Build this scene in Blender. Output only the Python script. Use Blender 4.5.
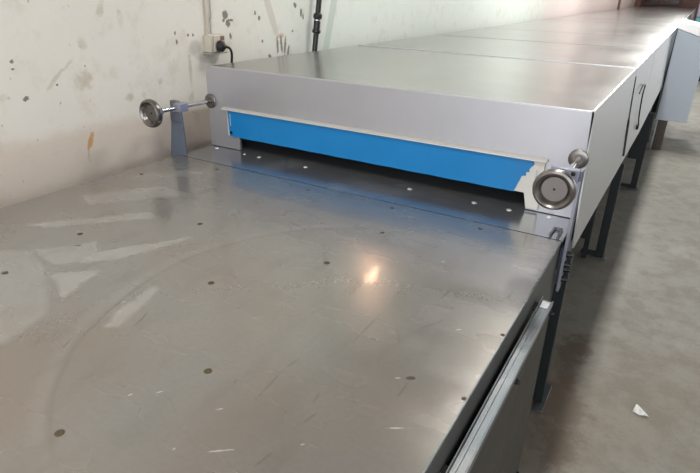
import bpy, math, random
from mathutils import Vector, Matrix
random.seed(7)
PI = math.pi
for o in list(bpy.data.objects):
    bpy.data.objects.remove(o, do_unlink=True)
scene = bpy.context.scene
COL = scene.collection

# ------------------------------------------------------------------ camera
cam_d = bpy.data.cameras.new('camera')
cam_d.sensor_fit = 'HORIZONTAL'; cam_d.sensor_width = 36.0
cam_d.lens = 36.0 * 554.484 / 700.0
cam_d.clip_start = 0.02; cam_d.clip_end = 200
cam = bpy.data.objects.new('camera', cam_d)
COL.objects.link(cam)
CAM_LOC = Vector((1.902, -1.9343, 0.7152))
cam.matrix_world = (Matrix.Translation(CAM_LOC) @ Matrix.Rotation(0.5229, 4, 'Z')
                    @ Matrix.Rotation(1.1479, 4, 'X') @ Matrix.Rotation(0.0278, 4, 'Z'))
scene.camera = cam

# ------------------------------------------------------------------ world, light, exposure
world = bpy.data.worlds.new('world'); scene.world = world
world.use_nodes = True
bg = world.node_tree.nodes['Background']
bg.inputs[0].default_value = (0.86, 0.92, 1.0, 1); bg.inputs[1].default_value = 0.5

scene.view_settings.view_transform = 'Standard'
scene.view_settings.look = 'None'
scene.view_settings.exposure = 0.0
scene.view_settings.gamma = 1.0
scene.view_settings.use_curve_mapping = False

FL = -0.9          # floor height (table top is z = 0)
CEIL = 2.9
WX = -0.15         # face of the left wall

def area_light(name, loc, rot, sx, sy, power, color):
    d = bpy.data.lights.new(name, 'AREA'); d.shape = 'RECTANGLE'
    d.size = sx; d.size_y = sy; d.energy = power; d.color = color
    o = bpy.data.objects.new(name, d); COL.objects.link(o)
    o.location = loc; o.rotation_euler = rot
    return o
# daylight through the loading doors in the right-hand wall plus one added fill lamp
area_light('doorway_daylight', (5.90, 8.5, 0.7), (0, PI/2, 0), 3.0, 5.0, 150, (0.90, 0.95, 1.0))
area_light('doorway_daylight', (5.90, 15.5, 0.7), (0, PI/2, 0), 3.0, 5.0, 110, (1.0, 0.90, 0.90))
area_light('doorway_daylight', (5.90, -0.6, 0.9), (0, PI/2, 0), 2.4, 2.6, 11, (1.0, 0.94, 0.87))
area_light('hood_front_fill', (2.6, -4.38, 1.15), (PI/2, 0, 0), 4.6, 1.9, 112, (0.93, 0.96, 1.0))  # fill from behind the camera, added to brighten the hood front
LAMPS = [(1.45, -2.2, 44), (1.45, 1.6, 46), (1.45, 5.4, 95), (1.45, 9.2, 95), (1.45, 13.0, 45), (1.45, 16.8, 22)]

# ------------------------------------------------------------------ material helpers
class NT:
    def __init__(s, name):
        s.m = bpy.data.materials.new(name); s.m.use_nodes = True
        s.t = s.m.node_tree; s.b = s.t.nodes['Principled BSDF']
        s.co = None
    def n(s, typ, **kw):
        nd = s.t.nodes.new(typ)
        for k, v in kw.items(): setattr(nd, k, v)
        return nd
    def link(s, a, b): s.t.links.new(a, b)
    def coord(s):
        if s.co is None:
            s.co = s.n('ShaderNodeNewGeometry').outputs['Position']
        return s.co
    def put(s, sock, v):
        if hasattr(v, 'links') or hasattr(v, 'is_linked'): s.link(v, sock)
        else: sock.default_value = v
    def math(s, op, a, b=0.0, c=None, clamp=False):
        nd = s.n('ShaderNodeMath', operation=op); nd.use_clamp = clamp
        s.put(nd.inputs[0], a); s.put(nd.inputs[1], b)
        if c is not None: s.put(nd.inputs[2], c)
        return nd.outputs[0]
    def xyz(s, vec=None):
        nd = s.n('ShaderNodeSeparateXYZ'); s.link(vec or s.coord(), nd.inputs[0]); return nd.outputs
    def mapped(s, scale=(1, 1, 1), rot=(0, 0, 0), vec=None):
        nd = s.n('ShaderNodeMapping'); nd.inputs['Scale'].default_value = scale
        nd.inputs['Rotation'].default_value = rot
        s.link(vec or s.coord(), nd.inputs[0]); return nd.outputs[0]
    def noise(s, scale, detail=4, rough=0.55, vec=None, dist=0.0):
        nd = s.n('ShaderNodeTexNoise'); nd.inputs['Scale'].default_value = scale
        nd.inputs['Detail'].default_value = detail; nd.inputs['Roughness'].default_value = rough
        nd.inputs['Distortion'].default_value = dist
        s.link(vec or s.coord(), nd.inputs['Vector']); return nd.outputs[0]
    def ss(s, v, a, b, lo=0.0, hi=1.0):
        nd = s.n('ShaderNodeMapRange', interpolation_type='SMOOTHSTEP')
        s.put(nd.inputs[0], v)
        nd.inputs[1].default_value = a; nd.inputs[2].default_value = b
        nd.inputs[3].default_value = lo; nd.inputs[4].default_value = hi
        return nd.outputs[0]
    def mix(s, f, a, b):
        nd = s.n('ShaderNodeMix', data_type='RGBA')
        s.put(nd.inputs[0], f)
        for sock, v in ((nd.inputs[6], a), (nd.inputs[7], b)):
            if isinstance(v, tuple): sock.default_value = (*v[:3], 1)
            else: s.link(v, sock)
        return nd.outputs[2]
    def blob(s, u, v, cu, cv, ru, rv, ang=0.0, wob=None, wa=0.6, soft=0.5):
        du = s.math('SUBTRACT', u, cu); dv = s.math('SUBTRACT', v, cv)
        ca, sa = math.cos(ang), math.sin(ang)
        a = s.math('ADD', s.math('MULTIPLY', du, ca / ru), s.math('MULTIPLY', dv, sa / ru))
        b = s.math('ADD', s.math('MULTIPLY', du, -sa / rv), s.math('MULTIPLY', dv, ca / rv))
        d = s.math('ADD', s.math('MULTIPLY', a, a), s.math('MULTIPLY', b, b))
        if wob is not None:
            d = s.math('ADD', d, s.math('MULTIPLY', s.math('SUBTRACT', wob, 0.5), wa * 2))
        return s.ss(d, 1.0, max(0.0, 1.0 - soft), 0.0, 1.0)
    def poly(s, u, v, pts, soft=0.012):
        cx = sum(p[0] for p in pts) / len(pts); cy = sum(p[1] for p in pts) / len(pts)
        out = None
        for i in range(len(pts)):
            a, b = pts[i], pts[(i + 1) % len(pts)]
            nx, ny = b[1] - a[1], a[0] - b[0]; L = math.hypot(nx, ny); nx /= L; ny /= L
            if nx * (cx - a[0]) + ny * (cy - a[1]) < 0: nx, ny = -nx, -ny
            d = s.math('ADD', s.math('ADD', s.math('MULTIPLY', u, nx), s.math('MULTIPLY', v, ny)), -(nx * a[0] + ny * a[1]))
            h = s.ss(d, -soft, soft)
            out = h if out is None else s.math('MULTIPLY', out, h)
        return out
    def add(s, *v):
        r = v[0]
        for x in v[1:]: r = s.math('MAXIMUM', r, x)
        return r
    def base(s, v):
        if isinstance(v, tuple): s.b.inputs['Base Color'].default_value = (*v[:3], 1)
        else: s.link(v, s.b.inputs['Base Color'])
    def rough(s, v): s.put(s.b.inputs['Roughness'], v)
    def metal(s, v): s.put(s.b.inputs['Metallic'], v)
    def bump(s, h, strength=0.2, dist=0.01):
        nd = s.n('ShaderNodeBump'); nd.inputs['Strength'].default_value = strength
        nd.inputs['Distance'].default_value = dist
        s.link(h, nd.inputs['Height']); s.link(nd.outputs[0], s.b.inputs['Normal'])

def simple(name, col, rough=0.5, metal=0.0, var=0.08, scale=30, bump=0.0):
    m = NT(name)
    n = m.noise(scale, 4)
    lo = tuple(c * (1 - var) for c in col); hi = tuple(min(1, c * (1 + var)) for c in col)
    m.base(m.mix(n, lo, hi)); m.metal(metal)
    m.rough(m.ss(n, 0.2, 0.8, max(0, rough - 0.06), min(1, rough + 0.06)))
    if bump: m.bump(n, bump, 0.004)
    return m.m
def dull(m, v=0.15):
    m.node_tree.nodes['Principled BSDF'].inputs['Specular IOR Level'].default_value = v; return m

# table sheet steel: mill finish, wiped and scratched
def steel_table():
    m = NT('wiped sheet steel')
    x, y, z = m.xyz()
    w1 = m.noise(2.2, 2, 0.5, dist=0.2)
    w2 = m.noise(5.0, 2, 0.5, vec=m.mapped((0.55, 1.9, 1), (0, 0, 0.9)), dist=0.2)
    fine = m.noise(260, 2, 0.6)
    grime = m.noise(30, 3, 0.6)
    # fanned wipe marks of dried cleaner: bands cut from arcs about a standing point
    dx = m.math('SUBTRACT', x, 1.443); dy = m.math('SUBTRACT', y, -1.017)
    rad = m.math('SQRT', m.math('ADD', m.math('MULTIPLY', dx, dx), m.math('MULTIPLY', dy, dy)))
    radw = m.math('ADD', rad, m.math('MULTIPLY', m.math('SUBTRACT', w1, 0.5), 0.05))
    arcs = m.noise(9.0, 3, 0.6, vec=None)
    comb = m.n('ShaderNodeCombineXYZ'); m.link(radw, comb.inputs[0])
    m.link(m.math('MULTIPLY', m.math('ARCTAN2', dy, dx), 0.10), comb.inputs[1])
    arc = m.noise(11.0, 2, 0.5, vec=comb.outputs[0])
    arcm = m.ss(arc, 0.52, 0.66)
    brk = m.noise(7.0, 5, 0.7)
    side = m.ss(x, 1.20, 1.05)
    edge1 = m.math('MULTIPLY', m.math('MULTIPLY', m.ss(radw, 0.645, 0.655), m.ss(radw, 0.690, 0.662)), side)
    edge2 = m.math('MULTIPLY', m.math('MULTIPLY', m.ss(radw, 0.632, 0.638), m.ss(radw, 0.648, 0.640)), side)
    ux = m.math('ADD', x, m.math('MULTIPLY', m.math('SUBTRACT', brk, 0.5), 0.05)); uy = m.math('ADD', y, m.math('MULTIPLY', m.math('SUBTRACT', m.noise(6.0, 4, 0.6), 0.5), 0.05))
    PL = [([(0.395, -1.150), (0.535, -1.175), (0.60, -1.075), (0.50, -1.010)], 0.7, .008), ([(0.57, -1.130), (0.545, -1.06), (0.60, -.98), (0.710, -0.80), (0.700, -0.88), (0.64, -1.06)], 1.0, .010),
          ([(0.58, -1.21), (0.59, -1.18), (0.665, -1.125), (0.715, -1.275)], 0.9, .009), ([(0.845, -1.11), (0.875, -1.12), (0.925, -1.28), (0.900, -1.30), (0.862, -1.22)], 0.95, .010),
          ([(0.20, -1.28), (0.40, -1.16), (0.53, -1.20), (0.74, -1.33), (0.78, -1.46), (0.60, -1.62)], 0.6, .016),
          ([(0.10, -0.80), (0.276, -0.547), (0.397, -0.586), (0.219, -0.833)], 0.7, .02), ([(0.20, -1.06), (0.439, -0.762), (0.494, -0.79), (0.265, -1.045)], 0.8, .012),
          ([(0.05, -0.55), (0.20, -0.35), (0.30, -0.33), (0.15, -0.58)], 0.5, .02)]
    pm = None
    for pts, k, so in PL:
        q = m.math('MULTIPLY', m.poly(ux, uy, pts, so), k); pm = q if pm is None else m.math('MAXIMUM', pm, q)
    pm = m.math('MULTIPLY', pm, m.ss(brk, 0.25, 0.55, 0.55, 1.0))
    # drag scratches near the front
    wf = m.noise(60, 4, 0.7)
    DK = [(1.338, -1.259, 0.062, 1.66), (1.335, -1.175, 0.022, 1.44), (1.275, -1.283, 0.008, 1.7), (1.436, -1.236, 0.023, 1.73), (1.402, -0.97, 0.086, 1.58),
          (1.566, -1.128, 0.035, 1.59), (1.456, -1.29, 0.023, 1.37), (1.446, -1.41, 0.028, 1.43), (1.498, -0.73, 0.038, 1.52), (1.64, -0.643, 0.033, 1.45),
          (0.887, -1.382, 0.022, 1.99), (1.524, -0.879, 0.053, 1.08), (0.944, -1.233, 0.043, 1.91)]
    scr = m.add(*[m.blob(x, y, a, b, l, 0.0035, an, wf, 0.9, 0.9) for a, b, l, an in DK])
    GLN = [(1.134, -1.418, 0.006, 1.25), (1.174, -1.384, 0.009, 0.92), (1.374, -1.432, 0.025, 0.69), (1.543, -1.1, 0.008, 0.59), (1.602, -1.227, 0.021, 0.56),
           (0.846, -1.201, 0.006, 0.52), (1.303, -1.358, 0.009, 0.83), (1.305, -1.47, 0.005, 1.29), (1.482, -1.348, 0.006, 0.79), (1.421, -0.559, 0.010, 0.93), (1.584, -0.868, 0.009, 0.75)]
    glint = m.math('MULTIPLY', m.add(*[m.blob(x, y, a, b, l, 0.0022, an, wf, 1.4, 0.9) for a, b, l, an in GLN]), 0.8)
    grain = m.ss(m.noise(85, 2, 0.6), 0.3, 0.7)
    rub = m.noise(5.0, 3, 0.5, vec=m.mapped((3.0, 1.0, 1), (0, 0, 0.1)))
    brown = m.ss(m.noise(1.4, 2, 0.5), 0.40, 0.65)
    near = m.ss(y, -0.5, -1.5)
    c = m.mix(w1, (0.285, 0.275, 0.255), (0.365, 0.35, 0.325))
    c = m.mix(m.math('MULTIPLY', grain, 0.12), c, (0.14, 0.13, 0.12))
    c = m.mix(m.math('MULTIPLY', m.math('MULTIPLY', brown, near), 0.7), c, (0.30, 0.235, 0.185))
    c = m.mix(m.math('MULTIPLY', arcm, 0.12), c, (0.30, 0.29, 0.28))
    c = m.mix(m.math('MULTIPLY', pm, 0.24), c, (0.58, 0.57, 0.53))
    c = m.mix(m.math('MULTIPLY', edge1, 0.10), c, (0.58, 0.57, 0.53))
    c = m.mix(m.math('MULTIPLY', edge2, 0.35), c, (0.22, 0.20, 0.18))
    c = m.mix(m.math('MULTIPLY', m.ss(rub, 0.50, 0.72), 0.22), c, (0.20, 0.18, 0.155))
    c = m.mix(m.math('MULTIPLY', scr, 0.50), c, (0.17, 0.155, 0.14))
    c = m.mix(m.math('MULTIPLY', m.ss(grime, 0.62, 0.80), 0.25), c, (0.22, 0.20, 0.18))
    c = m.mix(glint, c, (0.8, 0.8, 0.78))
    spot = m.blob(x, y, 1.564, -1.087, 0.011, 0.006, 0.6, grime, 0.7, 0.4)
    spot2 = m.blob(x, y, 0.475, -1.060, 0.012, 0.006, 0.6, grime, 0.7, 0.4)
    c = m.mix(m.math('MULTIPLY', m.add(spot, spot2), 0.8), c, (0.10, 0.09, 0.08))
    m.base(c); m.metal(m.math('SUBTRACT', 0.66, m.math('MULTIPLY', pm, 0.25)))
    r = m.ss(w2, 0.3, 0.7, 0.22, 0.29)
    r = m.math('ADD', r, m.math('MULTIPLY', m.math('ADD', pm, m.math('MULTIPLY', arcm, 0.3)), 0.04))
    m.rough(r)
    m.b.inputs['Coat Weight'].default_value = 0.30; m.b.inputs['Coat Roughness'].default_value = 0.055
    m.bump(m.math('ADD', m.noise(2.5, 1), m.math('MULTIPLY', fine, 0.004)), 0.12, 0.010)
    return m.m

def steel_panel(name, base, rough, dustk=0.2, stretch=(1, 1, 1), brk=0.18, metal=0.75, bump=0.05, dustc=(0.62, 0.61, 0.58)):
    m = NT(name)
    br = m.noise(60, 3, 0.6, vec=m.mapped(stretch))
    big = m.noise(1.7, 5, 0.6, dist=0.2)
    c = m.mix(big, tuple(v * 0.88 for v in base), tuple(min(1, v * 1.08) for v in base))
    c = m.mix(m.math('MULTIPLY', br, brk), c, tuple(v * 0.7 for v in base))
    d = m.ss(m.noise(3.1, 6, 0.7, dist=0.4), 0.50, 0.66)
    c = m.mix(m.math('MULTIPLY', d, dustk), c, dustc)
    m.base(c); m.metal(m.math('SUBTRACT', metal, m.math('MULTIPLY', d, dustk * 0.6)))
    m.rough(m.ss(big, 0.3, 0.7, rough - 0.02, rough + 0.03))
    m.bump(m.noise(1.6, 2), bump, 0.02)
    return m.m

def wall_mat():
    m = NT('stained painted plaster')
    x, y, z = m.xyz()
    big = m.noise(1.3, 5, 0.6); mid = m.noise(9, 5, 0.65); fine = m.noise(70, 4, 0.7)
    wob = m.noise(26, 4, 0.65)
    wobb = m.noise(7, 4, 0.6)
    c = m.mix(big, (0.66, 0.63, 0.57), (0.78, 0.75, 0.69))
    # the older greenish coat further along
    c = m.mix(m.ss(y, 0.1, 1.5), c, (0.66, 0.71, 0.655))
    # far part of the wall: older pink distemper
    far = m.ss(m.math('ADD', y, m.math('MULTIPLY', big, 2.0)), 6.5, 10.0)
    c = m.mix(m.math('MULTIPLY', far, 0.75), c, (0.72, 0.56, 0.53))
    # beige dado band splashed along the bench
    edge = m.math('ADD', z, m.math('MULTIPLY', m.math('SUBTRACT', wobb, 0.5), 0.06))
    dado = m.math('MULTIPLY', m.ss(edge, 0.20, 0.13), m.ss(y, 1.0, 0.2))
    c = m.mix(m.math('MULTIPLY', dado, 0.62), c, (0.58, 0.47, 0.385))
    c = m.mix(m.math('MULTIPLY', m.ss(mid, 0.50, 0.72), 0.34), c, (0.50, 0.43, 0.34))
    c = m.mix(m.math('MULTIPLY', m.ss(fine, 0.60, 0.8), 0.25), c, (0.45, 0.41, 0.35))
    # random flecks
    fk = m.noise(34, 3, 0.6, vec=m.mapped((1, 1.3, 0.8)))
    near = m.ss(y, 1.6, 0.4)
    c = m.mix(m.math('MULTIPLY', m.math('MULTIPLY', m.ss(fk, 0.69, 0.74), near), 0.7), c, (0.26, 0.22, 0.19))
    wobf = m.noise(110, 3, 0.7)
    B = lambda cu, cv, ru, rv, an=0.0, so=0.5, wa=0.55: m.blob(y, z, cu, cv, ru * (1 if min(ru, rv) > 0.015 else 1.1), rv, an, wob if min(ru, rv) > 0.015 else wobf, wa if min(ru, rv) > 0.015 else 1.5, so)
    # soft old smudges
    B0 = B
    B = lambda cu, cv, ru, rv, an=0.0, so=0.5, wa=1.3: m.blob(y, z, cu, cv, ru, rv, an, wob, 1.3, 1.0)
    smud = m.add(B(-0.642, 0.366, 0.075, 0.011, 0.75, 0.9), B(-0.58, 0.415, 0.05, 0.008, 0.65, 0.9), B(-0.50, 0.49, 0.03, 0.03, 0, .9),
                 B(-0.52, 0.35, 0.05, 0.05, 0, .95), B(-0.141, 0.30, 0.022, 0.018, 0.4, .9), B(-0.24, 0.25, 0.02, 0.02, 0, .9),
                 B(-0.316, 0.256, 0.03, 0.02, 0, .9), B(0.04, 0.20, 0.05, 0.02, 1.2, .9), B(-0.847, 0.328, 0.03, 0.02, 0, .9), B(0.06, .10, .03, .04, 0, .9),
                 B(-0.40, 0.61, 0.05, 0.02, 1.2, .9), B(-0.31, 0.57, 0.02, 0.05, 0, .9))
    c = m.mix(m.math('MULTIPLY', m.math('MULTIPLY', smud, m.ss(mid, 0.3, 0.6)), 0.55), c, (0.42, 0.37, 0.27))
    B = B0
    # socket's cast shadow, left and below, painted into the wall colour
    socket_shadow = m.add(B(0.09, 0.43, 0.05, 0.045, 0.6, .9, .3), B(0.17, 0.375, 0.10, 0.03, -0.2, .9, .3), B(0.05, 0.34, 0.012, 0.10, 0, .9, .3))
    c = m.mix(m.math('MULTIPLY', socket_shadow, 0.5), c, (0.36, 0.34, 0.30))
    # rust run
    c = m.mix(m.math('MULTIPLY', m.blob(y, z, -0.537, 0.108, 0.014, 0.044, -0.42, m.noise(45, 4, 0.7), 1.0, 0.7), 0.85), c, (0.52, 0.27, 0.07))
    c = m.mix(m.math('MULTIPLY', B(-0.556, 0.055, 0.006, 0.03, -0.15, 0.9, .2), 0.4), c, (0.40, 0.27, 0.15))
    # knocks down to dark substrate
    dark = m.add(B(-0.767, 0.313, 0.012, 0.010, 0.3, .5), B(-0.507, 0.404, 0.004, 0.004), B(-0.638, 0.347, 0.006, 0.005),
                 B(-0.79, 0.445, 0.008, 0.008), B(-0.793, 0.42, 0.007, 0.004), B(-0.025, 0.503, 0.006, 0.010), B(-0.02, 0.464, 0.006, 0.012),
                 B(0.054, 0.49, 0.006, 0.008), B(0.086, 0.489, 0.006, 0.008), B(0.547, 0.576, 0.008, 0.012), B(0.58, 0.55, 0.01, 0.014),
                 B(0.91, 0.611, 0.013, 0.02, .6), B(0.97, 0.57, 0.012, 0.026), B(0.99, 0.545, 0.008, 0.02), B(0.88, 0.47, 0.01, 0.008), B(0.60, 0.43, 0.008, 0.01),
                 m.blob(y, z, 0.314, 0.572, 0.022, 0.024, -.5, wobf, 1.2, .4), m.blob(y, z, 0.332, 0.532, 0.018, 0.022, 0, wobf, 1.2, .4), B(0.355, 0.545, 0.02, 0.008, 0, .6), B(0.345, 0.47, 0.010, 0.018, 0, .7),
                 B(0.30, 0.547, 0.008, 0.010), B(0.66, 0.345, 0.012, 0.018, .8))
    c = m.mix(m.math('MULTIPLY', dark, 0.82), c, (0.085, 0.07, 0.058))
    # pink brush drip band ending in clawed scrapes
    band = m.math('MULTIPLY', B(0.68, 0.57, 0.032, 0.17, 0.43, .6, .15), 0.45)
    c = m.mix(band, c, (0.46, 0.38, 0.33))
    scr = m.add(B(0.735, 0.400, 0.011, 0.055, 0.03, .5), B(0.771, 0.408, 0.011, 0.060, 0.10, .5), B(0.806, 0.392, 0.011, 0.060, -0.14, .5), B(0.836, 0.365, 0.010, 0.040, -0.25, .5))
    c = m.mix(m.math('MULTIPLY', scr, 0.85), c, (0.17, 0.15, 0.13))
    c = m.mix(m.math('MULTIPLY', B(0.77, 0.45, 0.035, 0.018, 0, .9), 0.5), c, (0.50, 0.22, 0.14))
    # green-grey strip beside the pipe
    sy = m.math('SUBTRACT', y, m.math('MULTIPLY', z, 0.33))
    strip = m.math('MULTIPLY', m.ss(sy, 1.085, 1.10), m.ss(sy, 1.175, 1.16))
    c = m.mix(m.math('MULTIPLY', strip, 0.6), c, (0.40, 0.47, 0.43))
    m.base(c); m.metal(0.0); m.rough(0.62)
    m.bump(m.math('ADD', mid, m.math('MULTIPLY', fine, 0.35)), 0.25, 0.01)
    return m.m

def floor_mat():
    m = NT('bare concrete floor')
    x, y, z = m.xyz()
    big = m.noise(1.1, 6, 0.62, dist=0.6); mid = m.noise(6, 6, 0.68); fine = m.noise(55, 6, 0.75)
    c = m.mix(big, (0.235, 0.225, 0.195), (0.315, 0.305, 0.265))
    c = m.mix(m.math('MULTIPLY', m.ss(mid, 0.42, 0.62), 0.45), c, (0.185, 0.17, 0.145))
    c = m.mix(m.math('MULTIPLY', m.ss(fine, 0.50, 0.75), 0.5), c, (0.12, 0.11, 0.095))
    patch = m.noise(2.6, 6, 0.7, dist=1.0)
    c = m.mix(m.math('MULTIPLY', m.ss(patch, 0.56, 0.66), 0.25), c, (0.38, 0.365, 0.32))
    # reddish damp patch on the slab by the bench leg
    wob = m.noise(12, 4, 0.6)
    wob2 = m.noise(9, 8, 0.75)
    d = m.add(m.blob(x, y, 1.77, 0.12, 0.13, 0.42, 0.1, wob2, 2.2, 1.0), m.blob(x, y, 1.73, 0.62, 0.10, 0.22, 0.0, wob2, 2.2, 1.0))
    c = m.mix(m.math('MULTIPLY', d, 0.75), c, (0.10, 0.065, 0.042))
    near = m.ss(y, 1.8, -0.4)
    c = m.mix(m.math('MULTIPLY', m.math('MULTIPLY', near, m.ss(big, 0.35, 0.6)), 0.6), c, (0.215, 0.17, 0.125))
    cr = m.n('ShaderNodeTexVoronoi', feature='DISTANCE_TO_EDGE'); cr.inputs['Scale'].default_value = 1.3
    m.link(m.mapped((1, 1, 1)), cr.inputs['Vector'])
    m.base(c); m.metal(0.0)
    m.rough(m.ss(mid, 0.3, 0.7, 0.55, 0.75))
    m.bump(m.math('ADD', mid, m.math('MULTIPLY', fine, 0.4)), 0.3, 0.01)
    return m.m

M = {}
M['table'] = steel_table()
M['front'] = steel_panel('brushed steel hood front', (0.50, 0.50, 0.535), 0.40, 0.08, (0.05, 1, 1), 0.1, 0.72)
M['top'] = steel_panel('dusty steel hood top', (0.40, 0.40, 0.385), 0.24, 0.16, (1, 1, 1), 0.06, 0.8, 0.09)
M['side'] = steel_panel('pale steel side sheet', (0.56, 0.57, 0.57), 0.42, 0.15, (1, 1, 0.2), 0.1, 0.55)
M['bed'] = steel_panel('bed plate steel', (0.40, 0.41, 0.43), 0.20, 0.15, (0.1, 1, 1), 0.1, 0.78, 0.10)
M['apron'] = steel_panel('dull folded steel', (0.085, 0.09, 0.088), 0.55, 0.2, (1, 0.08, 1), 0.1, 0.0, 0.1, (0.16, 0.16, 0.155))
M['zinc'] = steel_panel('galvanised steel rail', (0.19, 0.21, 0.22), 0.45, 0.2, (1, 0.3, 1), 0.1, 0.8)
M['sheet'] = simple('matt grey sheet', (0.085, 0.082, 0.074), 0.6, 0.1, 0.06, 8)
M['lip'] = simple('cream enamelled steel trim', (0.62, 0.60, 0.55), 0.4, 0.25, 0.08, 20)
M['bright'] = simple('bright sheared steel edge', (0.60, 0.61, 0.62), 0.38, 0.7, 0.05, 40)
M['film'] = simple('blue protective plastic film', (0.004, 0.185, 0.47), 0.34, 0.0, 0.10, 6, 0.1)
dull(M['sheet'])
M['black'] = simple('black shadowy cavity paint', (0.012, 0.012, 0.014), 0.6, 0.0, 0.1, 30)
M['seam'] = simple('dark seam sealant', (0.05, 0.05, 0.055), 0.5, 0.2, 0.1, 30)
M['leg'] = simple('dark blue grey enamel', (0.022, 0.029, 0.033), 0.45, 0.2, 0.1, 15)
M['bracket'] = simple('blue grey enamelled bracket', (0.115, 0.14, 0.185), 0.5, 0.2, 0.08, 18)
M['block'] = simple('machined bearing block', (0.30, 0.31, 0.38), 0.4, 0.5, 0.08, 30)
M['chrome'] = simple('polished steel', (0.45, 0.45, 0.45), 0.14, 1.0, 0.05, 20)
M['wheel'] = simple('turned steel handwheel', (0.22, 0.205, 0.195), 0.33, 1.0, 0.12, 12)
M['wheeld'] = simple('dark inner face of turned wheel', (0.19, 0.175, 0.165), 0.40, 0.9, 0.12, 20)
M['bolt'] = simple('black oxide bolt', (0.03, 0.03, 0.03), 0.35, 0.8, 0.1, 60)
M['screw'] = simple('zinc screw head', (0.78, 0.78, 0.76), 0.30, 0.5, 0.05, 60)
M['rust'] = simple('rusted screw in hole', (0.085, 0.062, 0.035), 0.7, 0.3, 0.3, 120)
M['cab'] = simple('grey blue powder coat', (0.64, 0.72, 0.82), 0.45, 0.1, 0.05, 5)
M['lid'] = simple('white lid', (0.85, 0.86, 0.88), 0.4, 0.1, 0.03, 5)
M['post'] = simple('brown rusty post', (0.13, 0.105, 0.095), 0.7, 0.2, 0.35, 14)
M['socket'] = simple('yellowed socket plastic', (0.52, 0.48, 0.40), 0.45, 0.0, 0.12, 30)
M['rubber'] = simple('black rubber', (0.012, 0.012, 0.013), 0.38, 0.0, 0.1, 40)
M['pipe'] = simple('black plastic pipe', (0.008, 0.008, 0.009), 0.30, 0.0, 0.1, 40)
M['wire'] = simple('tan wire', (0.50, 0.42, 0.34), 0.5, 0.0, 0.1, 40)
M['wiregrey'] = simple('grey wire', (0.33, 0.33, 0.29), 0.5, 0.0, 0.1, 40)
M['paper'] = simple('white paper', (0.84, 0.84, 0.82), 0.8, 0.0, 0.03, 40)
M['ceil'] = simple('limewashed ceiling', (0.42, 0.41, 0.39), 0.85, 0.0, 0.1, 3)
M['plain'] = simple('plain dirty wall', (0.50, 0.47, 0.43), 0.8, 0.0, 0.12, 3)
M['back'] = simple('pink brown end wall', (0.27, 0.17, 0.155), 0.8, 0.0, 0.15, 3)
M['brown'] = simple('brown timber', (0.20, 0.10, 0.075), 0.6, 0.0, 0.2, 6)
M['darkglass'] = simple('dark window glass', (0.09, 0.085, 0.10), 0.15, 0.0, 0.1, 3)
M['teal'] = simple('teal machine enamel', (0.10, 0.27, 0.30), 0.4, 0.1, 0.08, 5)
M['purple'] = simple('grey violet machine enamel', (0.26, 0.24, 0.30), 0.4, 0.1, 0.08, 5)
M['white'] = simple('white lamp housing', (0.75, 0.75, 0.75), 0.4, 0.0, 0.03, 5)
M['wall'] = wall_mat()
M['floor'] = floor_mat()
def emis(name, col, s):
    m = NT(name); m.base((0.8, 0.8, 0.8)); m.b.inputs['Emission Color'].default_value = (*col, 1)
    m.b.inputs['Emission Strength'].default_value = s; return m.m
M['tube'] = emis('lit fluorescent tube', (0.95, 0.97, 1.0), 9.0)
M['warm'] = emis('lit warm bulb glass', (1.0, 0.58, 0.38), 22.0)

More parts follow.
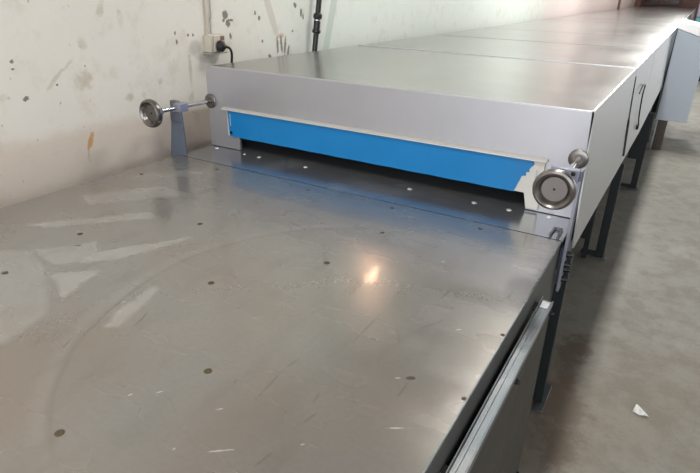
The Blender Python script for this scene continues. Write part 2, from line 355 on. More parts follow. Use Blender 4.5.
# ------------------------------------------------------------------ mesh helpers
class MB:
    def __init__(s): s.v = []; s.f = []; s.sm = []
    def face(s, *pts, smooth=False):
        i = len(s.v); s.v += [tuple(p) for p in pts]; s.f.append(list(range(i, i + len(pts)))); s.sm.append(smooth); return s
    def box(s, x0, x1, y0, y1, z0, z1):
        x0, x1 = min(x0, x1), max(x0, x1); y0, y1 = min(y0, y1), max(y0, y1); z0, z1 = min(z0, z1), max(z0, z1)
        i = len(s.v)
        s.v += [(x, y, z) for z in (z0, z1) for y in (y0, y1) for x in (x0, x1)]
        for q in ((0, 2, 3, 1), (4, 5, 7, 6), (0, 1, 5, 4), (2, 6, 7, 3), (0, 4, 6, 2), (1, 3, 7, 5)):
            s.f.append([i + k for k in q]); s.sm.append(False)
        return s
    def hexa(s, b, t):                       # bottom 4 pts, top 4 pts (same order, ccw from above)
        i = len(s.v); s.v += [tuple(p) for p in b] + [tuple(p) for p in t]
        for q in ((3, 2, 1, 0), (4, 5, 6, 7), (0, 1, 5, 4), (1, 2, 6, 5), (2, 3, 7, 6), (3, 0, 4, 7)):
            s.f.append([i + k for k in q]); s.sm.append(False)
        return s
    def prism(s, poly, axis, a, b):          # poly in the two other axes, extruded a..b
        def P(u, v, w):
            return {'x': (w, u, v), 'y': (u, w, v), 'z': (u, v, w)}[axis]
        n = len(poly); i = len(s.v)
        s.v += [P(u, v, a) for u, v in poly] + [P(u, v, b) for u, v in poly]
        s.f.append(list(range(i, i + n))[::-1]); s.sm.append(False)
        s.f.append(list(range(i + n, i + 2 * n))); s.sm.append(False)
        for k in range(n):
            q = (k + 1) % n
            s.f.append([i + k, i + q, i + n + q, i + n + k]); s.sm.append(False)
        return s
    def lathe(s, prof, origin, axis=(0, 0, 1), n=32, smooth=True):   # prof: (radius, height)
        A = Vector(axis).normalized(); U = A.orthogonal().normalized(); W = A.cross(U); O = Vector(origin)
        i = len(s.v); m = len(prof)
        for r, h in prof:
            for k in range(n):
                t = 2 * PI * k / n
                s.v.append(tuple(O + A * h + (U * math.cos(t) + W * math.sin(t)) * r))
        for j in range(m - 1):
            for k in range(n):
                q = (k + 1) % n
                s.f.append([i + j*n + k, i + j*n + q, i + (j+1)*n + q, i + (j+1)*n + k]); s.sm.append(smooth)
        if prof[0][0] > 1e-6: s.f.append([i + k for k in range(n)][::-1]); s.sm.append(False)
        if prof[-1][0] > 1e-6: s.f.append([i + (m-1)*n + k for k in range(n)]); s.sm.append(False)
        return s
    def tube(s, pts, r, n=10, smooth=True):
        pts = [Vector(p) for p in pts]; i = len(s.v); prev = None
        for k, p in enumerate(pts):
            d = (pts[min(k+1, len(pts)-1)] - pts[max(k-1, 0)]).normalized()
            U = d.orthogonal().normalized() if prev is None else (prev - d * prev.dot(d)).normalized()
            prev = U; W = d.cross(U); rr = r[k] if isinstance(r, (list, tuple)) else r
            for a in range(n):
                t = 2 * PI * a / n; s.v.append(tuple(p + (U * math.cos(t) + W * math.sin(t)) * rr))
        for j in range(len(pts) - 1):
            for a in range(n):
                q = (a + 1) % n
                s.f.append([i + j*n + a, i + j*n + q, i + (j+1)*n + q, i + (j+1)*n + a]); s.sm.append(smooth)
        s.f.append([i + a for a in range(n)][::-1]); s.sm.append(False)
        s.f.append([i + (len(pts)-1)*n + a for a in range(n)]); s.sm.append(False)
        return s
    def build(s, name, mat, parent=None, bevel=0.0, seg=2):
        me = bpy.data.meshes.new(name); me.from_pydata(s.v, [], s.f); me.update()
        for p, sm in zip(me.polygons, s.sm): p.use_smooth = sm
        me.materials.append(mat)
        me.set_sharp_from_angle(angle=math.radians(38))
        o = bpy.data.objects.new(name, me); COL.objects.link(o)
        if parent is not None:
            o.parent = parent
            o.matrix_parent_inverse = Matrix.Identity(4)
            off = Vector((0, 0, 0)); p = parent
            while p is not None: off += Vector(p.location); p = p.parent
            me.transform(Matrix.Translation(-off))
        if bevel:
            b = o.modifiers.new('bevel', 'BEVEL'); b.width = bevel; b.segments = seg
            b.limit_method = 'ANGLE'; b.angle_limit = math.radians(40); b.harden_normals = False
        return o

def smooth_path(pts, n=8):
    pts = [Vector(p) for p in pts]; out = []
    for i in range(len(pts) - 1):
        p0 = pts[max(i-1, 0)]; p1 = pts[i]; p2 = pts[i+1]; p3 = pts[min(i+2, len(pts)-1)]
        for k in range(n):
            t = k / n
            out.append(0.5 * ((2*p1) + (-p0+p2)*t + (2*p0-5*p1+4*p2-p3)*t*t + (-p0+3*p1-3*p2+p3)*t**3))
    out.append(pts[-1]); return out

def tag(o, label, cat, group=None):
    o['label'] = label; o['category'] = cat
    if group: o['group'] = group
    return o
def thing(name, label, cat, loc, group=None):
    o = bpy.data.objects.new(name, None); COL.objects.link(o); o.location = loc
    o.empty_display_size = 0.1
    return tag(o, label, cat, group)
def struct(o): o['kind'] = 'structure'; return o
def copy_tree(o, parent=None):
    c = o.copy(); COL.objects.link(c); c.parent = parent
    for ch in [k for k in bpy.data.objects if k.parent == o]: copy_tree(ch, c)
    return c

# ------------------------------------------------------------------ the room
Y0, Y1, XR = -4.5, 22.6, 6.0
struct(MB().box(WX - 0.3, XR + 0.3, Y0 - 0.3, Y1 + 0.3, FL - 0.2, FL).build('floor', M['floor']))
struct(MB().box(WX - 0.25, WX, Y0, Y1, FL, CEIL).build('wall_left', M['wall']))
struct(MB().box(WX - 0.3, XR + 0.3, Y0 - 0.3, Y1 + 0.3, CEIL, CEIL + 0.2).build('ceiling', M['ceil']))
struct(MB().box(WX, XR, Y1, Y1 + 0.25, FL, CEIL).build('wall_back', M['back']))
struct(MB().box(WX, 0.3, Y0 - 0.25, Y0, FL, CEIL).box(4.9, XR, Y0 - 0.25, Y0, FL, CEIL).box(0.3, 4.9, Y0 - 0.25, Y0, FL, 0.2)
       .box(0.3, 4.9, Y0 - 0.25, Y0, 2.1, CEIL).build('wall_front', M['plain']))
wf2 = MB().box(0.3, 4.9, Y0 - 0.15, Y0 - 0.08, 0.2, 0.26).box(0.3, 4.9, Y0 - 0.15, Y0 - 0.08, 2.04, 2.1)
for fx in (0.3, 1.43, 2.57, 3.70, 4.84): wf2.box(fx, fx + 0.06, Y0 - 0.15, Y0 - 0.08, 0.26, 2.04)
struct(wf2.build('fill_window', M['white']))  # unseen window and opening, added to house the front fill light
# right wall with three loading doorways (open)
doors = [(-1.9, 0.7, -0.3, 2.1), (6.0, 11.0, FL, 2.2), (13.0, 18.0, FL, 2.2)]
wr = MB(); y = Y0
for a, b, lo, hi in doors:
    wr.box(XR, XR + 0.25, y, a, FL, CEIL); wr.box(XR, XR + 0.25, a, b, hi, CEIL)
    if lo > FL: wr.box(XR, XR + 0.25, a, b, FL, lo)
    y = b
wr.box(XR, XR + 0.25, y, Y1, FL, CEIL)
struct(wr.build('wall_right', M['plain']))

# far end: dark glazed window, timber pillar
w = MB()
for x0, x1, z0, z1 in ((-0.22, 1.12, 0.40, 0.47), (-0.22, 1.12, 1.15, 1.21), (-0.22, -0.15, 0.47, 1.15), (1.05, 1.12, 0.47, 1.15), (0.42, 0.47, 0.47, 1.15)):
    w.box(x0 + 0.15, x1, 22.45, 22.6, z0, z1)
wf = struct(w.build('window_1', M['brown']))
MB().box(-0.05, 1.08, 22.52, 22.56, 0.45, 1.18).build('window_pane', M['darkglass'], wf)
struct(MB().box(WX, 0.02, 20.4, 21.0, FL, CEIL).build('trim_1', M['brown']))
struct(MB().box(WX, WX + 0.03, 15.9, 16.2, FL, CEIL).build('trim_2', M['brown']))

# ceiling tube lamps hung above the machine line (light comes from here)
for i, (x, y, pw) in enumerate(LAMPS):
    pos = ['above the near end of the feed table', 'above the hood entry slot', 'third along the machine', 'fourth along the machine',
           'fifth along the machine', 'sixth along, nearest the end wall'][i]
    t = thing('ceiling_lamp', 'white twin tube ceiling lamp hung ' + pos, 'ceiling lamp', (x, y, CEIL), 'ceiling lamps over the machine')
    MB().box(x - 0.09, x + 0.09, y - 0.62, y + 0.62, 2.44, 2.50).build('housing', M['white'], t, 0.008)
    for s in (-1, 1):
        MB().tube([(x + s*0.045, y - 0.58, 2.418), (x + s*0.045, y + 0.58, 2.418)], 0.014).build('tube', M['tube'], t)
        MB().tube([(x, y + s*0.45, 2.50), (x, y + s*0.45, CEIL)], 0.006).build('suspension_rod', M['white'], t)
    area_light('tube_light', (x, y, 2.395), (0, 0, 0), 0.16, 1.15, pw, (1.0, 0.975, 0.94))

# small warm lamp on the left wall, seen only as a glow in the table top
t = thing('wall_lamp', 'small warm bulkhead lamp on the stained wall above the hood', 'wall lamp', (WX, 1.95, 1.63))
MB().box(WX, WX + 0.03, 1.80, 2.10, 1.56, 1.70).build('back_plate', M['white'], t, 0.006)
MB().box(WX + 0.03, WX + 0.06, 1.84, 2.06, 1.585, 1.675).build('glass', M['warm'], t, 0.012)
lt = bpy.data.lights.new('bulkhead_light', 'AREA'); lt.shape = 'RECTANGLE'; lt.size = 0.16; lt.size_y = 0.12
lt.energy = 0.7; lt.color = (1.0, 0.55, 0.30)
lo_ = bpy.data.objects.new('bulkhead_light', lt); COL.objects.link(lo_)
lo_.location = (WX + 0.065, 1.95, 1.63); lo_.rotation_euler = (0, -PI/2, 0)

# ------------------------------------------------------------------ feed table
TX = 1.683
GAP = -0.211
ft = thing('feed_table', 'wide wiped steel feed table with rust-spotted top in the foreground', 'table', (0.84, -1.4, FL))
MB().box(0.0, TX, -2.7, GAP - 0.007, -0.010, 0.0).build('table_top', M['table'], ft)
MB().box(TX - 0.006, TX, -2.7, GAP - 0.007, -0.20, -0.011).build('side_apron', M['apron'], ft, 0.001)
MB().box(0.0, 0.006, -2.7, GAP - 0.007, -0.20, -0.011).build('side_apron', M['apron'], ft)
MB().box(0.0, TX, -2.7, -2.694, -0.20, -0.011).build('end_apron', M['apron'], ft)
MB().box(TX - 0.0015, TX + 0.0015, -2.7, GAP - 0.004, -0.003, 0.0008).build('edge_strip', M['zinc'], ft)
holes = [(0.467, -1.271), (0.406, -1.005), (0.652, -0.744), (0.957, -1.015), (1.207, -1.288), (1.112, -1.549), (1.147, -0.751),
         (0.752, -0.273), (1.180, -0.475), (1.107, -0.261), (1.434, -0.267), (0.29, -0.275), (1.677, -0.834), (1.677, -1.088), (0.09, -0.50)]
for i, (hx, hy) in enumerate(holes):
    r = 0.0085 if i < 7 else 0.0075
    if i in (12, 13): r = 0.005
    MB().lathe([(r, -0.0005), (r, 0.0006), (r * 0.75, 0.0012), (r * 0.35, 0.0009), (0.0, 0.0009)], (hx, hy, 0.0), n=14).build('screw_head', M['rust'], ft)
# galvanised channel bolted along the side, grey sheet hanging below
RX0, RX1, RZ, RE = 1.694, 1.7265, -0.080, -0.472
ch = MB()
ch.box(RX0, RX1, -2.7, RE, RZ - 0.003, RZ)
ch.box(RX1 - 0.003, RX1, -2.7, RE, RZ - 0.014, RZ - 0.003)
ch.box(RX0, RX0 + 0.003, -2.7, RE, RZ, RZ + 0.010)
ch.box(RX1 - 0.004, RX1, -2.7, RE, RZ, RZ + 0.004)
rail = ch.build('side_rail', M['zinc'], ft, 0.0012); 
MB().box(RX0 + 0.009, RX0 + 0.014, -2.7, RE - 0.07, RZ, RZ + 0.0035).build('rail_rib', M['zinc'], rail)
MB().prism([(RX0 + 0.005, RE - 0.05), (RX1 - 0.006, RE - 0.05), (RX1 - 0.006, RE - 0.012), (RX0 + 0.005, RE - 0.012)], 'z', RZ, RZ + 0.003).build('end_tab', M['bright'], rail, 0.001)
for ry in (-0.51, -1.2, -2.0, -2.65):
    MB().box(TX, RX0, ry - 0.02, ry + 0.02, RZ - 0.012, RZ - 0.004).build('rail_spacer', M['apron'], ft)
MB().box(1.7185, 1.7235, -2.7, -0.478, -0.86, RZ - 0.004).build('side_sheet', M['sheet'], ft, 0.001)
for (by, bz) in ((-0.497, -0.103), (-0.845, -0.103), (-1.25, -0.103), (-1.7, -0.103), (-0.500, -0.71), (-0.70, -0.63), (-1.7, -0.63)):
    MB().lathe([(0.0075, 0.0), (0.0075, 0.006), (0.005, 0.007), (0.005, 0.013), (0.0, 0.0135)], (1.7235 , by, bz), (1, 0, 0), n=8, smooth=False).build('bolt', M['bolt'], ft)
for ly in (-0.62, -2.55):
    for lx in (0.03, 1.64):
        MB().box(lx, lx + 0.04, ly - 0.02, ly + 0.02, FL, -0.011).build('leg', M['leg'], ft, 0.003)

# ------------------------------------------------------------------ drying tunnel
HH = 0.371; W = 1.675; LEN = 22.5; BOT = -0.20
dt = thing('tunnel_dryer', 'long low stainless tunnel dryer running away from the feed table along the wall', 'industrial dryer', (0.84, 0.0, FL))
# bed plate that carries on into the tunnel
MB().box(0.0, TX, GAP, 1.2, -0.010, 0.0).build('bed_plate', M['bed'], dt)
MB().box(0.0, TX, GAP - 0.0068, GAP - 0.0002, -0.03, -0.006).build('joint_gap', M['black'], dt)
for hx, hy in ((0.063, -0.032), (0.235, -0.034), (0.32, -0.034), (0.577, -0.036), (0.825, -0.037), (1.073, -0.038), (1.336, -0.041), (1.465, -0.040), (1.602, -0.030)):
    if hx == 0.825: continue
    r = 0.010 if hx not in (0.235,) else 0.006
    MB().lathe([(r, 0.0), (r * 0.9, 0.002), (r * 0.5, 0.0034), (0, 0.0038)], (hx, hy, 0.0), n=14).build('screw', M['screw'], dt)
# front plate with the entry slot; outline rounded at the top left
OP0, OP1, OPT = 0.180, 1.511, 0.082
TH = 0.012
def rnd(cx, cz, r, a0, a1, n=6):
    return [(cx + r * math.cos(a0 + (a1 - a0) * k / n), cz + r * math.sin(a0 + (a1 - a0) * k / n)) for k in range(n + 1)]
fp = MB()
out = [(0.0, 0.003)] + [(OP0, 0.003), (OP0, OPT), (OP1, OPT), (OP1, 0.003), (W + 0.004, 0.003)] \
      + rnd(W - 0.006, HH - 0.008, 0.008, 0, PI/2, 4) + rnd(0.024, HH - 0.026, 0.026, PI/2, PI, 8)
fp.prism(out, 'y', 0.0, TH)
front = fp.build('front_plate', M['front'], dt, 0.0)
MB().box(0.026, W - 0.01, -0.0012, 0.0, HH - 0.0045, HH - 0.001).build('fold_edge', M['bright'], front)
# slot guard: enamelled plate, film wrapped over most of it, raised trim above
gd = MB()
gd.prism([(0.118, 0.066), (1.500, 0.064), (1.513, 0.010), (1.556, 0.010), (1.556, 0.188), (0.118, 0.188)], 'y', -0.010, -0.0005)
guard = gd.build('slot_guard', M['lip'], dt, 0.0015)
tr = MB()
tr.prism([(-0.026, 0.1865), (-0.026, 0.190), (-0.010, 0.196), (-0.0005, 0.196), (-0.0005, 0.1865)], 'x', 0.098, 1.562)
tr.build('guard_trim', M['lip'], guard, 0.001)
fm = MB()
top = 0.1845
edge_r = [(1.518, top), (1.521, 0.171), (1.512, 0.160), (1.506, 0.150), (1.509, 0.143), (1.497, 0.140), (1.499, 0.128), (1.484, 0.124), (1.480, 0.108), (1.474, 0.093), (1.470, 0.078), (1.463, 0.0625)]
NX = 40
bot = [(0.131 + (1.463 - 0.131) * k / NX, 0.0655 - 0.003 * k / NX + 0.0006 * math.sin(k * 1.3)) for k in range(NX)]
fm.prism([(0.124, top)] + bot + edge_r[::-1], 'y', -0.0118, -0.0101)
film = fm.build('blue_film', M['film'], guard)
film['label'] = 'torn blue protective film'
MB().box(0.138, 0.141, -0.0128, -0.0119, 0.115, 0.170).build('film_scratch', M['lip'], film)
for sx, sz in ((1.535, 0.098), (0.141, 0.083)):
    MB().lathe([(0.007, 0), (0.007, 0.004), (0.0, 0.006)], (sx, -0.0105, sz), (0, -1, 0), n=12).build('guard_screw', M['bolt'], guard)
MB().box(1.531, 1.535, -0.0135, -0.0105, 0.104, 0.155).build('slot_pin', M['chrome'], guard, 0.001)
# black sheet standing in for the shade inside the tunnel mouth
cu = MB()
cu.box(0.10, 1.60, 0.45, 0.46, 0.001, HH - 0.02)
cu.build('mouth_shade_sheet', M['black'], dt)
# hood top sections
seg = [0.0, 1.37]
while seg[-1] < LEN - 0.8: seg.append(seg[-1] + 1.29)
seg[-1] = LEN
for i in range(len(seg) - 1):
    a, b = seg[i], seg[i+1]; dz = (0.0, -0.0012, -0.0004)[i % 3]
    tp = MB()
    tp.prism([(0.0, HH - 0.028), (0.0, HH - 0.024), (0.004, HH - 0.012), (0.012, HH + dz - 0.003), (0.024, HH + dz),  (W - 0.006, HH + dz), (W - 0.006, HH - 0.028)], 'y', a + (TH if i == 0 else 0.004), b - 0.004)
    tp.build('top_panel', M['top'], dt)
    MB().box(0.012, W - 0.006, b - 0.0035, b + 0.0035, HH - 0.010, HH - 0.003).build('panel_joint', M['seam'], dt)
    if i == 0:
        MB().box(0.024, W - 0.004, b - 0.010, b - 0.002, HH, HH + 0.003).build('joint_flange', M['bright'], dt)
    # right side sheets: tall, leaning out slightly at the foot
    zt = HH - 0.001
    a2, b2 = a, b - 0.012
    za = -0.105 - 0.05 * min(i, 2); zb = -0.105 - 0.05 * min(i + 1, 2)
    MB().hexa([(W + 0.018, a2, za), (W + 0.024, a2, za), (W + 0.024, b2, zb), (W + 0.018, b2, zb)],
              [(W - 0.005, a2, zt), (W + 0.001, a2, zt), (W + 0.001, b2, zt), (W - 0.005, b2, zt)]).build('side_panel', M['side'], dt)
    MB().hexa([(W + 0.016, b2, zb), (W + 0.021, b2, zb), (W + 0.021, b, zb), (W + 0.016, b, zb)],
              [(W - 0.007, b2, zt), (W - 0.002, b2, zt), (W - 0.002, b, zt), (W - 0.007, b, zt)]).build('panel_joint', M['seam'], dt)
    MB().box(0.0, 0.005, a + (TH if i == 0 else 0.004), b - 0.004, BOT, HH - 0.0285).build('side_panel', M['side'], dt)
MB().box(W - 0.006, W + 0.003, 0.0, LEN, HH - 0.001, HH + 0.0025).build('top_edge_strip', M['bright'], dt, 0.001)
MB().box(0.0, W, LEN, LEN + 0.01, BOT, HH).build('end_plate', M['front'], dt)
MB().box(0.01, W + 0.01, 1.2, LEN, BOT + 0.02, BOT + 0.03).build('floor_pan', M['leg'], dt)
MB().box(0.05, 0.10, 0.10, LEN - 0.1, BOT - 0.05, BOT + 0.019).build('frame_rail', M['leg'], dt)
MB().box(W - 0.075, W - 0.015, 0.10, LEN - 0.1, BOT - 0.05, BOT + 0.019).build('frame_rail', M['leg'], dt)
# hanging latch cord and scratch on the side
cord = [(1.700, 1.60, 0.215), (1.698, 1.80, 0.232), (1.698, 1.98, 0.215), (1.697, 2.03, 0.195), (1.700, 1.93, 0.17), (1.704, 1.92, 0.10), (1.707, 1.97, 0.02), (1.710, 2.07, -0.05)]
MB().tube(smooth_path(cord, 6), 0.0042, 8).build('latch_cord', M['bolt'], dt)
MB().box(1.700, 1.714, 2.03, 2.10, -0.070, -0.045).build('latch_tip', M['bolt'], dt)
MB().tube(smooth_path([(1.679, 1.366, 0.33), (1.690, 1.366, 0.15), (1.700, 1.367, 0.0), (1.706, 1.374, -0.09)], 6), [0.003] * 8 + [0.0055] * 11, 8).build('seal_cord', M['seam'], dt)
# legs in view
def leg(x0, x1, y, sleeve=None, bar=None, top=BOT - 0.05, foot=True):
    l = MB().box(x0, x1, y - 0.022, y + 0.022, FL + 0.012, top).build('leg', M['leg'], dt, 0.003)
    if foot: MB().box(x0 - 0.012, x1 + 0.018, y - 0.04, y + 0.04, FL, FL + 0.012).build('foot_plate', M['zinc'], l, 0.002)
    if sleeve:
        a, b, z0 = sleeve
        MB().box(a, b, y - 0.030, y + 0.03, z0, top).build('leg_sleeve', M['leg'], l, 0.003)
    if bar:
        MB().box(bar[0], bar[1], y - 0.018, y + 0.018, FL + 0.012, FL + 0.035).build('foot_bar', M['leg'], l, 0.002)
    return l
l1 = leg(1.646, 1.688, 0.135, top=-0.195, foot=False)
MB().box(1.666, 1.704, 0.06, 0.26, FL, FL + 0.012).build('foot_plate', M['zinc'], l1, 0.002)
leg(1.648, 1.700, 1.815, bar=(1.56, 1.655))
leg(1.575, 1.604, 1.74, sleeve=(1.512, 1.600, -0.75), foot=False)
leg(1.690, 1.742, 3.53, sleeve=(1.615, 1.742, -0.62), bar=(1.59, 1.69), top=BOT - 0.01)
for y in (5.6, 7.9, 10.2, 12.5, 14.8, 17.1, 19.3, 21.8):
    leg(1.640, 1.690, y)
for y in (0.135, 1.815, 3.53, 5.6, 7.9, 10.2, 12.5, 14.8, 17.1, 19.3, 21.8):
    leg(0.03, 0.08, y)

# ------------------------------------------------------------------ handwheel adjusters (left and right of the mouth)
def adjuster(cx, label, side):
    z = 0.213; wy = -0.352 if side < 0 else -0.372
    t = thing('handwheel_adjuster', label, 'handwheel', (cx, -0.21, 0.0), 'handwheel adjusters at the tunnel mouth')
    wl = MB().lathe([(0.0, 0.0), (0.008, 0.0), (0.009, -0.002), (0.0330, -0.003), (0.0355, -0.001), (0.0400, 0.008), (0.0445, 0.0145), (0.050, 0.0175), (0.0565, 0.0145),
                     (0.0590, 0.007), (0.0590, -0.002), (0.0565, -0.009), (0.049, -0.013), (0.036, -0.016), (0.028, -0.024), (0.020, -0.034), (0.017, -0.050), (0.0, -0.050)],
                    (cx, wy, z), (0, -1, 0), n=48).build('handwheel', M['wheel'], t)
    MB().lathe([(0.0352, -0.0004), (0.031, -0.0014), (0.009, -0.0010), (0.0, -0.0010)], (cx, wy - 0.0005, z), (0, -1, 0), n=40).build('inner_face', M['wheeld'], wl)
    MB().lathe([(0.0035, 0.0), (0.0035, 0.002), (0.0, 0.002)], (cx, wy - 0.0005, z), (0, -1, 0), n=12).build('centre_pin', M['bolt'], wl)
    MB().tube([(cx, wy + 0.04, z), (cx, -0.006, z)], 0.0085, 14).build('rod', M['chrome'], t)
    fl = MB().lathe([(0.032, 0.0), (0.0325, 0.001), (0.0325, 0.006), (0.030, 0.008), (0.013, 0.0085), (0.012, 0.012), (0.0, 0.012)],
                    (cx, -0.0006, z), (0, -1, 0), n=32).build('flange', M['wheel'], t)
    if side < 0:
        MB().box(cx - 0.019, cx + 0.022, -0.215, -0.165, z - 0.019, z + 0.019).build('bearing_block', M['block'], t, 0.003)
        MB().box(cx - 0.060, cx - 0.0195, -0.196, -0.172, z - 0.012, z + 0.024).build('clamp_block', M['zinc'], t, 0.003)
        MB().prism([(-0.055, 0.0005), (-0.055, -0.12), (-0.002, -0.12), (-0.002, 0.0005), (0.044, 0.0005), (0.036, z - 0.02), (-0.024, z - 0.02)], 'y', -0.208, -0.200).build('bracket_arm', M['bracket'], t, 0.001)
        MB().box(-0.027, 0.038, -0.214, -0.2085, z - 0.062, z - 0.0195).build('clamp_plate', M['bracket'], t, 0.002)
    else:
        MB().box(cx - 0.045, cx + 0.040, -0.222, -0.198, z - 0.020, z + 0.022).build('bearing_block', M['block'], t, 0.003)
        MB().lathe([(0.007, 0.0), (0.007, 0.004), (0.0, 0.006)], (cx + 0.022, -0.222, z + 0.010), (0, -1, 0), n=10).build('block_bolt', M['bolt'], t)
        MB().prism([(-0.225, -0.175), (-0.185, -0.175), (-0.170, -0.02), (-0.175, z + 0.020), (-0.222, z + 0.020), (-0.222, -0.02)], 'x', 1.6975, 1.7035).build('bracket_arm', M['bracket'], t, 0.001)
        MB().box(1.6955, 1.7045, -0.2275, -0.222, -0.170, z - 0.01).build('bracket_edge', M['block'], t, 0.001)
        MB().box(1.6835, 1.6975, -0.200, -0.175, -0.16, -0.03).build('spacer', M['bracket'], t)
        for by, bz in ((-0.188, -0.052), (-0.206, -0.080), (-0.188, -0.105), (-0.208, -0.132)):
            MB().lathe([(0.0105, 0.0), (0.0105, 0.008), (0.007, 0.009), (0.007, 0.020), (0.0, 0.021)], (1.7035, by, bz), (1, 0, 0), n=8, smooth=False).build('bolt', M['bolt'], t)
    return t
adjuster(0.017, 'steel handwheel adjuster on a tapered bracket beside the stained wall', -1)
adjuster(1.657, 'steel handwheel adjuster at the corner of the hood beside the walkway', 1)
# little bent tab and glints on the bed plate corner
cl = MB()
cl.box(1.640, 1.646, -0.205, -0.130, 0.0, 0.010); cl.box(1.664, 1.670, -0.205, -0.130, 0.0, 0.010); cl.box(1.646, 1.664, -0.136, -0.130, 0.0, 0.010)
cl.build('corner_clip', M['zinc'], dt, 0.001)

# ------------------------------------------------------------------ cabinet on the side of the tunnel
CY = 5.2
cb = thing('side_cabinet', 'grey blue box cabinet standing out from the right side of the dryer', 'cabinet', (1.86, CY + 0.4, FL))
MB().prism([(1.715, -0.560), (2.025, -0.560), (2.025, 0.290), (1.93, 0.330), (1.715, 0.400)], 'y', CY, CY + 1.1).build('body', M['cab'], cb, 0.006)
MB().hexa([(1.712, CY - 0.01, 0.403), (1.93, CY - 0.01, 0.332), (1.93, CY + 0.9, 0.332), (1.712, CY + 0.9, 0.403)],
          [(1.712, CY + 0.02, 0.475), (1.90, CY + 0.02, 0.440), (1.90, CY + 0.9, 0.440), (1.712, CY + 0.9, 0.475)]).build('lid', M['lid'], cb, 0.004)
MB().hexa([(1.93, CY - 0.01, 0.332), (2.04, CY - 0.01, 0.286), (2.04, CY + 0.9, 0.286), (1.93, CY + 0.9, 0.332)],
          [(1.90, CY + 0.02, 0.440), (2.035, CY + 0.02, 0.345), (2.035, CY + 0.9, 0.345), (1.90, CY + 0.9, 0.440)]).build('lid_flap', M['lid'], cb, 0.004)
MB().box(1.706, 1.714, CY - 0.004, CY + 0.02, -0.55, 0.40).build('corner_seam', M['seam'], cb)
MB().box(1.745, 1.840, CY + 0.02, CY + 0.10, FL, -0.561).build('leg', M['post'], cb, 0.004)
MB().box(1.730, 1.744, CY + 0.00, CY + 0.04, FL, -0.561).build('conduit', M['bright'], cb, 0.002)
MB().box(1.745, 1.820, CY + 0.95, CY + 1.03, FL, -0.561).build('leg', M['post'], cb, 0.004)

# teal machine far behind
tm = thing('teal_cabinet', 'teal enamelled machine cabinet far behind the side cabinet', 'machine', (2.3, 13.0, FL))
MB().box(1.80, 2.7, 12.0, 14.0, FL + 0.1, 0.33).build('body', M['teal'], tm, 0.02)
MB().box(1.80, 2.7, 12.0, 14.0, 0.331, 0.75).build('upper_housing', M['purple'], tm, 0.02)
MB().box(1.84, 2.66, 12.05, 13.95, FL, FL + 0.1).build('plinth', M['black'], tm)

# ------------------------------------------------------------------ things on the wall
so = thing('wall_socket', 'yellowed surface-mounted socket box on the wall above the hood corner', 'wall socket', (WX, 0.2, 0.44))
MB().box(WX, WX + 0.045, 0.150, 0.250, 0.405, 0.488).build('box', M['socket'], so, 0.005)
MB().box(WX + 0.045, WX + 0.052, 0.172, 0.246, 0.410, 0.484).build('socket_face', M['socket'], so, 0.004)
MB().box(WX + 0.0, WX + 0.05, 0.140, 0.262, 0.398, 0.4045).build('bottom_lip', M['wiregrey'], so, 0.001)
MB().box(WX + 0.052, WX + 0.056, 0.214, 0.238, 0.462, 0.480).build('switch', M['brown'], so, 0.001)
pc = thing('power_cord', 'black plug with its cord hanging down behind the hood', 'power cord', (WX + 0.08, 0.235, 0.43))
MB().lathe([(0.025, 0), (0.027, 0.006), (0.025, 0.025), (0.013, 0.034), (0.008, 0.040), (0, 0.040)], (WX + 0.0525, 0.196, 0.436), (1, 0.35, -0.1), n=16).build('plug', M['rubber'], pc)
MB().tube(smooth_path([(WX + 0.085, 0.207, 0.434), (WX + 0.095, 0.228, 0.426), (WX + 0.085, 0.252, 0.40), (WX + 0.07, 0.266, 0.36), (WX + 0.05, 0.28, 0.28), (WX + 0.04, 0.345, 0.0), (WX + 0.05, 0.34, FL + 0.10)], 8), 0.006, 8).build('cord', M['rubber'], pc)
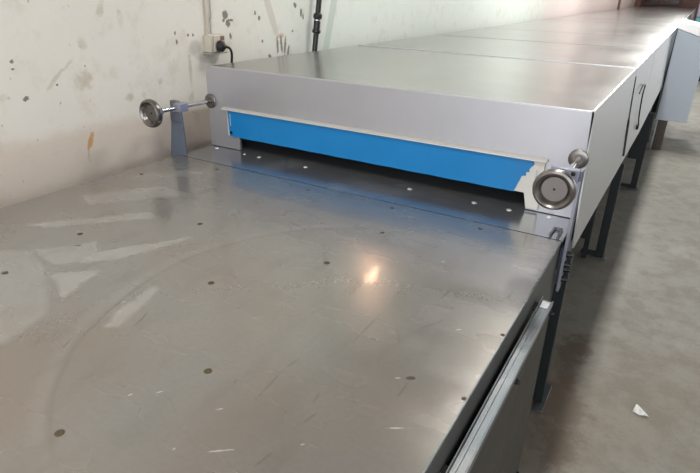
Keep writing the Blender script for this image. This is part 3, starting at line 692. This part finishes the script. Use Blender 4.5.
tag(MB().tube(smooth_path([(WX + 0.006, 0.168, 0.49), (WX + 0.006, 0.172, 0.6), (WX + 0.006, 0.165, 1.4), (WX + 0.006, 0.17, CEIL)], 6), 0.0045, 6).build('surface_wire', M['wire']),
    'tan surface wire running up the wall, left of the two above the socket', 'wire', 'wires above the socket')
tag(MB().tube(smooth_path([(WX + 0.006, 0.200, 0.49), (WX + 0.006, 0.201, 0.56), (WX + 0.006, 0.206, 0.64), (WX + 0.006, 0.202, 1.4), (WX + 0.006, 0.205, CEIL)], 6), 0.0035, 6).build('surface_wire', M['wiregrey']),
    'thin grey surface wire running up the wall, right of the two above the socket', 'wire', 'wires above the socket')
pp = thing('drain_pipe', 'black upright pipe with a ringed coupling on the wall behind the hood', 'pipe', (WX + 0.05, 1.05, FL))
def pl(z): return (WX + 0.050, 1.112 + (z - 0.347) * 0.17 - 0.075, z - 0.012)
MB().tube([pl(-0.85), pl(2.6)], 0.0165, 14).build('pipe', M['pipe'], pp)
for z, r, h in ((0.560, 0.027, 0.016), (0.475, 0.026, 0.012)):
    MB().tube([pl(z - h), pl(z - h * 0.5), pl(z + h * 0.5), pl(z + h)], [r * 0.8, r, r, r * 0.8], 16).build('coupling_ring', M['pipe'], pp)
MB().tube([pl(0.475), pl(0.56)], 0.021, 16).build('coupling', M['pipe'], pp)
MB().tube([pl(0.533), pl(0.539)], 0.0235, 16).build('clamp_band', M['chrome'], pp)
MB().box(WX + 0.0005, WX + 0.040, pl(-0.6)[1] - 0.012, pl(-0.6)[1] + 0.012, -0.62, -0.58).build('pipe_clip', M['zinc'], pp)

# ------------------------------------------------------------------ scrap of paper
P = [(2.031, 0.281), (2.040, 0.318), (2.054, 0.323), (2.063, 0.302), (2.096, 0.283), (2.080, 0.276), (2.060, 0.272)]
ps = MB()
n = len(P); cz = [0.004, 0.020, 0.010, 0.016, 0.003, 0.008, 0.003]
ctr = (2.055, 0.292, FL + 0.012)
for k in range(n):
    a, b = P[k], P[(k+1) % n]
    ps.face((a[0], a[1], FL + cz[k]), (b[0], b[1], FL + cz[(k+1) % n]), ctr)
po = tag(ps.build('paper_scrap', M['paper']), 'small crumpled scrap of white paper lying on the concrete floor', 'paper')
sl = po.modifiers.new('thickness', 'SOLIDIFY'); sl.thickness = 0.0012
